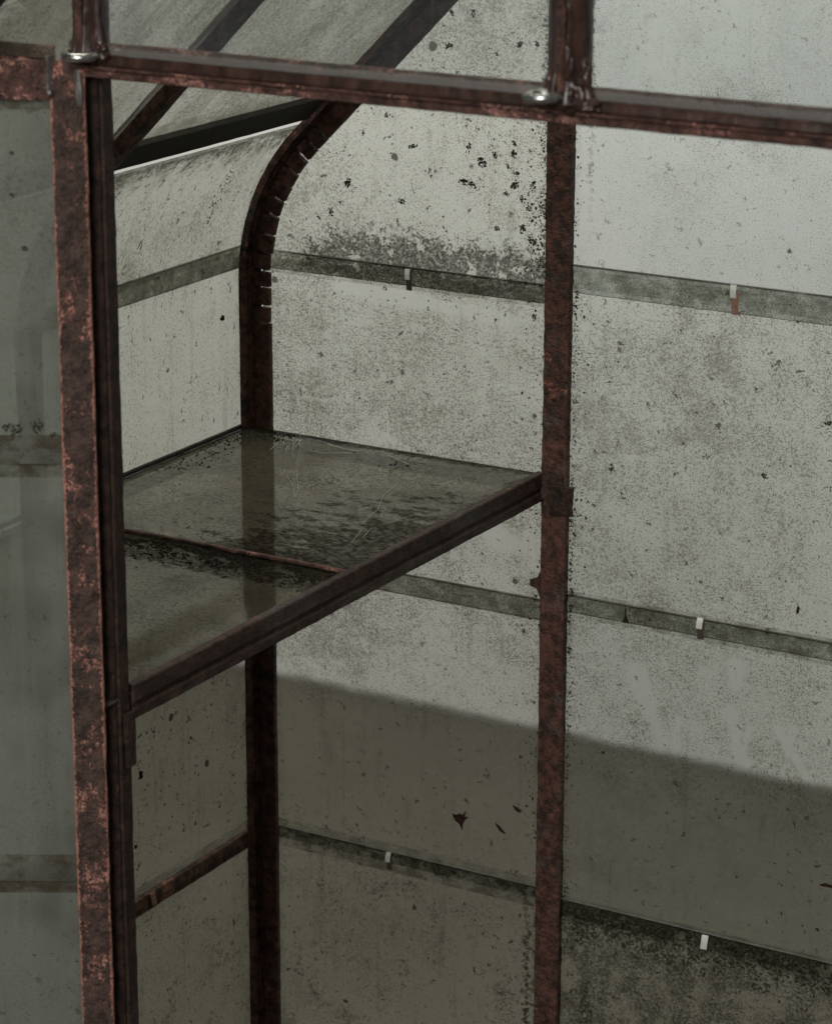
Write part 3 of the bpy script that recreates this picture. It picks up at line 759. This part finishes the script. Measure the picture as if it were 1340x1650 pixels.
dbar('door_glazing_bar', [(-.0130, -.2080), (-.0095, -.2080), (-.0095, -.1870), (-.0130, -.1870)], .0270, .3895, M_rail, 36., False, .0003)

# ---- clips over the laps -------------------------------------------
def clip(x, z, h, w_, mat_top, strip=None, tilt=0., y=.0035, strip_mat=None):
    w_ *= .88; z += h*.06; h *= .92
    e = empty('glass_clip', house)
    bm = bmesh.new(); fr = []
    k = 8
    for i in range(k+1):
        t = i/k; yy = y-.0016*math.sin(math.pi*t)-.0006
        fr.append(((x+tilt*(z+h*t), yy, z+h*t), (1, 0, 0), (0, 1, 0)))
    fr = [((x+tilt*(h*i/k), y-.0007*math.sin(math.pi*i/k)-.0010, z+h*i/k), X, Y) for i in range(k+1)]
    sweep(bm, rect(-w_/2, w_/2, -.0004, .0004, .0001), fr, .00025, x*9, .002)
    link('clip_head', mesh_from(bm, 'clip_head'), e, [mat_top])
    if strip:
        bm = bmesh.new(); sweep(bm, rect(-w_/2+.0003, w_/2+.001, -.0004, .0004, .0001), line_frames((x+.001, y+.0004, strip[0]), (x+.001, y+.0002, strip[1]), X, Y, .002), .0002, x*7, .002)
        link('clip_tail', mesh_from(bm, 'clip_tail'), e, [strip_mat or M_oldstrip])
    return e
clip(.1665, .1398, .0120, .0066, M_lead, (.1290, .1500), .04)
clip(.5300, .1635, .0138, .0072, M_lead, (.1475, .1700), .02, strip_mat=M_copper)
clip(.5050, -.1785, .0125, .0074, M_lead, (-.1890, -.170), .12)
clip(.1420, -.5140, .0128, .0066, M_lead, (-.5225, -.505), .14)
clip(.5218, -.5265, .0172, .0080, M_lead, None, .10)
e = empty('glass_clip', house)
bar('clip_head', rect(-.0042, .0042, -.0006, .0006, .0002), (sx+.0085, -.2080, -.5180), (sx+.0085, -.2115, -.5035), Y, X, M_copper, e, .0003, 4., .002, .002)

# ================================================================== small loose matter
def irregular(bm, c, U, V, N, r, seed, th=.0008, jag=.45, stretch=(1, 1), k=14):
    c = Vector(c); ring_ = []
    for i in range(k):
        a = 2*math.pi*i/k
        rr = r*(1+jag*mnoise.noise(Vector((math.cos(a)*1.5+seed*3.7, math.sin(a)*1.5, seed)))+.35*jag*mnoise.noise(Vector((math.cos(a)*5+seed, math.sin(a)*5, seed*2))))
        ring_.append((math.cos(a)*rr*stretch[0], math.sin(a)*rr*stretch[1]))
    o = [bm.verts.new(c+U*a+V*b) for a, b in ring_]; i_ = [bm.verts.new(c+U*a*.7+V*b*.7+N*th*random.uniform(.6, 1.2)) for a, b in ring_]
    t = bm.verts.new(c+N*th*.7)
    for j in range(k):
        q = (j+1) % k
        bm.faces.new((o[j], o[q], i_[q], i_[j])); bm.faces.new((i_[j], i_[q], t))
def gable_y(z):      # inner face of the lapped gable panes, about
    return .0068
lichen = [(.2498, .2686, 5.2), (.2653, .2776, 3.6), (.2355, .2836, 3.4), (.2301, .2473, 4.6), (.2401, .2451, 4.0), (.2863, .2808, 4.2), (.2881, .2498, 4.6), (.2971, .2069, 4.6), (.3084, .1956, 4.2), (.2682, .2039, 3.2),
          (.1970, .2548, 2.0), (.1920, .2493, 1.8), (.2360, .2189, 2.2), (.0934, .2333, 5.0), (.1570, .2204, 4.0), (.0729, .2008, 3.6), (.1709, .2783, 3.8), (.1123, .2863, 2.4), (.1395, .3071, 3.0), (.0842, .2111, 2.0), (.0576, .1934, 2.2),
          (.2148, .4153, 3.0), (.2394, .4169, 3.6), (.2114, .3826, 4.0), (.2663, .3781, 2.4), (.2918, .3903, 3.6), (.3110, .3917, 3.4), (.29, .262, 3.2), (.281, .268, 2.6), (.279, .2405, 2.8), (.296, .237, 3.), (.3035, .2280, 2.6), (.309, .251, 3.4), (.287, .292, 3.0),
          (.4020, -.0267, 3.4), (.5676, -.0101, 3.2), (.6323, .0529, 3.6), (.4408, .0450, 2.0), (.3970, .062, 1.6), (.3045, -.217, 2.8), (.312, .118, 3.2), (.300, .010, 2.0), (.268, .110, 2.0)]
bm = bmesh.new()
for i, (x, z, r) in enumerate(lichen):             # each colony is a ragged cluster of small crusts
    R_ = r*.00088; sx_, sz_ = random.uniform(.75, 1.2), random.uniform(.75, 1.2); ph = random.uniform(0, 6)
    for _ in range(int(10+r*5)):
        a = random.uniform(0, 6.28); lobe = 1+.35*math.sin(a*2+ph)+.2*math.sin(a*5+ph*2); d = R_*math.sqrt(random.random())*lobe
        irregular(bm, (x+math.cos(a)*d*sx_, gable_y(z)-random.uniform(.0001, .0004), z+math.sin(a)*d*sz_), X, Z, -Y, R_*random.uniform(.12, .34), random.random()*50, .0006, .8, k=9)
    for _ in range(random.randint(6, 16)):          # crumbs round each colony
        a = random.uniform(0, 6.28); d = R_*random.uniform(1.1, 3.4)
        irregular(bm, (x+math.cos(a)*d, gable_y(z)-.0002, z+math.sin(a)*d), X, Z, -Y, random.uniform(.00012, .0005), random.random()*50, .0004, .6, k=6)
for _ in range(900):        # beaded mould beside the upright bars
    side = random.random()
    if side < .55: x = .3275-abs(random.gauss(0, .013)); z = random.choice([random.uniform(.15, .33), random.uniform(.15, .25), random.uniform(-.45, .15)])
    else: x = .3565+abs(random.gauss(0, random.choice((.0025, .0035, .009)))); z = random.choice([random.uniform(-.50, .34), random.uniform(-.20, .16), random.uniform(-.36, -.05)])
    irregular(bm, (x, gable_y(z)-.0003, z), X, Z, -Y, random.uniform(.0003, .0011)*random.choice((1, 1, 1.5)), random.random()*90, .0006, .7, k=7)
for (ss_, zz_, rr_) in ((.062, .186, 9.), (.0455, .189, 8.), (.070, .188, 5.), (.033, .182, 4.), (.050, .330, 3.), (.0585, .372, 2.), (.036, .445, 2.)):     # on the door's glass
    cD = DH+UD*ss_+Z*zz_
    for _ in range(int(rr_*9)):
        a = random.uniform(0, 6.28); d = rr_*.0006*math.sqrt(random.random())*(1+.3*math.sin(a*3+zz_*99))
        irregular(bm, cD+UD*math.cos(a)*d+Z*math.sin(a)*d+ND*.0006, UD, Z, ND, random.uniform(.0002, .0007), random.random()*50, .0003, .7, k=7)
link('lichen_spots', mesh_from(bm, 'lichen_spots'), None, [M_lichen], kind='stuff', label='dark dried lichen spots dotting the glass panes', category='lichen')
bm = bmesh.new()
for _ in range(46):
    y = random.uniform(-.085, -.055); z = .2145+(y+.0795)*1.9+random.gauss(0, .004)
    z = .226+(y+.070)*1.3+random.gauss(0, .0075)
    irregular(bm, (sx+.0045+max(0, z-.15)**2*1.9, y, z), Y, Z, X, random.uniform(.0004, .0013), random.random()*60, .0006, .8, k=7)
for (y, z, r) in ((-.2138, -.3706, 4.2), (-.2251, -.4474, 3.0), (-.1885, -.3305, 1.6), (-.1206, -.3606, 1.8), (-.0689, -.4584, 1.4)):
    irregular(bm, (sx-.001, y, z), Y, Z, X, r*.001, y*100, .0008, .8)
    for _ in range(6): irregular(bm, (sx-.001, y+random.gauss(0, .004), z+random.gauss(0, .006)), Y, Z, X, random.uniform(.0003, .0009), random.random()*60, .0005, .8, k=7)
for _ in range(110): irregular(bm, (sx-.0012, random.uniform(-.225, -.035), random.uniform(-.46, -.20)), Y, Z, X, random.uniform(.0003, .0009), random.random()*60, .0005, .8, (1, 1.5), k=7)
link('mould_specks', mesh_from(bm, 'mould_specks'), None, [M_crumb], kind='stuff', label='black mould specks on the left side glass', category='mould')

# crumbs lying on the shelf
bm = bmesh.new()
def crumb(x, y, z, r):
    mt = Matrix.Translation((x, y, z+r*.4)) @ Matrix.Rotation(random.uniform(0, 6), 4, 'Z') @ Matrix.Diagonal((r*random.uniform(.8, 1.8), r*random.uniform(.6, 1.1), r*random.uniform(.4, .8), 1))
    bmesh.ops.create_icosphere(bm, subdivisions=1, radius=1, matrix=mt)
for (cx_, cy_, n_, s_) in ((-.0053, -.175, 26, .008), (.0066, -.136, 34, .010), (-.012, -.095, 40, .010), (-.006, -.05, 50, .010), (.012, -.022, 60, .010), (.03, -.018, 40, .009), (.19, -.058, 16, .006)):
    for _ in range(n_): crumb(min(.32, max(sx+.008, cx_+random.gauss(0, s_))), min(-.013, cy_+random.gauss(0, s_*1.6)), SZ-.0005, random.uniform(.0004, .0013))
for _ in range(3200):
    x = random.uniform(sx+.02, .318); y = -.3770-abs(random.gauss(0, .022))
    if y > -.385 and random.random() < .4: continue
    if mnoise.noise(Vector((x*45, y*70, 3))) < -.12: continue
    crumb(x, y, SZ-.0045, random.uniform(.0003, .0015))
for _ in range(500):
    x = random.uniform(.10, .315); y = -.345+random.gauss(0, .03)+(x-.22)*.25
    if mnoise.noise(Vector((x*30, y*90, 8))) < .08 or y < -.362: continue
    crumb(x, y, SZ-.0005, random.uniform(.0003, .0008))
link('mould_crumbs', mesh_from(bm, 'mould_crumbs'), None, [M_crumb], kind='stuff', label='black mould crumbs strewn over the glass shelf', category='mould')

# rust flakes stuck on panes
def flake(pts, y=.0066, mat=M_flake, name='rust_flake', par=None, **props):
    bm = bmesh.new()
    a = [bm.verts.new((x, y-.0012-random.uniform(0, .0006), z)) for x, z in pts]; b = [bm.verts.new((x, y-.0002, z)) for x, z in pts]
    bm.faces.new(a); bm.faces.new(list(reversed(b)))
    for i in range(len(pts)): bm.faces.new((a[i], a[(i+1) % len(pts)], b[(i+1) % len(pts)], b[i]))
    return link(name, mesh_from(bm, name), par, [mat], **props)
cx_, cz_ = .2296, -.4440
flake([(cx_-.0085, cz_+.0040), (cx_-.0040, cz_+.0030), (cx_+.0005, cz_+.0060), (cx_+.0045, cz_+.0045), (cx_+.0080, cz_+.0105), (cx_+.0068, cz_+.0035), (cx_+.0110, cz_+.0040), (cx_+.0070, cz_-.0010), (cx_+.0045, cz_-.0060), (cx_+.0040, cz_-.0125), (cx_+.0008, cz_-.0062), (cx_-.0050, cz_-.0030)],
      label='dark torn rust flake on the lower left gable pane', category='rust flake', name='torn_flake')
flake([(.2740, -.4392), (.2790, -.4420), (.2850, -.4478), (.2862, -.4500), (.2800, -.4475), (.2758, -.4430)], label='thin slanting rust sliver right of the torn flake', category='rust flake')
flake([(.2945, -.4150), (.3000, -.4160), (.3060, -.4195), (.3030, -.4215), (.2980, -.4195)], label='small rust sliver up and right of the torn flake', category='rust flake')
flake([(.6085, -.1362), (.6108, -.1385), (.6098, -.1440), (.6078, -.1452), (.6076, -.1410)], label='dark seed shaped flake at the far right of the middle gable pane', category='rust flake')
flake([(.6440, -.4262), (.6500, -.4230), (.6580, -.4235), (.6640, -.4275), (.6560, -.4262), (.6490, -.4268)], label='curved red flake near the right end of the lower pane', category='rust flake')
flake([(.4222, -.1705), (.4232, -.1705), (.4236, -.1780), (.4270, -.1862), (.4200, -.1862), (.4226, -.1780)], mat=M_crumb, y=.0040, label='black dirt wedge in a crack of the right overlap', category='dirt')
bm = bmesh.new(); irregular(bm, (sx+.0035, -.0526, .0876), Y, Z, X, .0042, 7.7, .0012, .5, (1.1, .75))
link('rust_flake', mesh_from(bm, 'rust_flake'), None, [M_flake], label='reddish flake stuck on the left side pane above the shelf', category='rust flake')

# cobweb strands and pale scrapes on the shelf
bm = bmesh.new()
def strand(pts, r):
    P = [Vector(p) for p in pts]
    for a, b in zip(P[:-1], P[1:]):
        d = (b-a); L_ = d.length
        mt = Matrix.Translation((a+b)/2) @ d.to_track_quat('Z', 'Y').to_matrix().to_4x4()
        bmesh.ops.create_cone(bm, segments=5, radius1=r*.6, radius2=r*.6, depth=L_, cap_ends=False, matrix=mt)
zt = SZ+.0004
strand([(.052, -.020, .000+.035), (.052, -.022, .0), (.052, -.026, SZ+.002)], .00022)
strand([(.052, -.026, zt), (.070, -.052, zt), (.098, -.105, zt)], .0003)
strand([(.040, -.020, zt), (.066, -.060, zt), (.085, -.090, zt)], .00025)
strand([(.098, -.128, zt), (.140, -.175, zt), (.158, -.202, zt)], .0003)
strand([(.108, -.120, zt), (.150, -.182, zt), (.158, -.202, zt)], .00025)
strand([(.068, -.016, zt), (.092, -.026, zt), (.112, -.031, zt), (.128, -.031, zt)], .0005)
strand([(.075, -.055, zt), (.100, -.055, zt), (.125, -.040, zt)], .0003)
strand([(.222, -.110, zt), (.232, -.155, zt), (.250, -.195, zt), (.262, -.245, zt)], .0004)
strand([(.272, -.262, zt), (.284, -.300, zt)], .0003)
strand([(.276, -.250, zt), (.286, -.285, zt)], .0003)
strand([(.150, -.020, zt+.001), (.165, -.030, zt), (.200, -.048, zt)], .00025)
for _ in range(12):
    x = random.uniform(.035, .06); y = random.uniform(-.05, -.018)
    strand([(x, y, zt), (x+random.uniform(.002, .012), y-random.uniform(.004, .03), zt)], random.uniform(.0002, .0006))
link('cobweb', mesh_from(bm, 'cobweb'), None, [M_thread], kind='stuff', label='pale cobweb strands trailing over the glass shelf', category='cobweb')
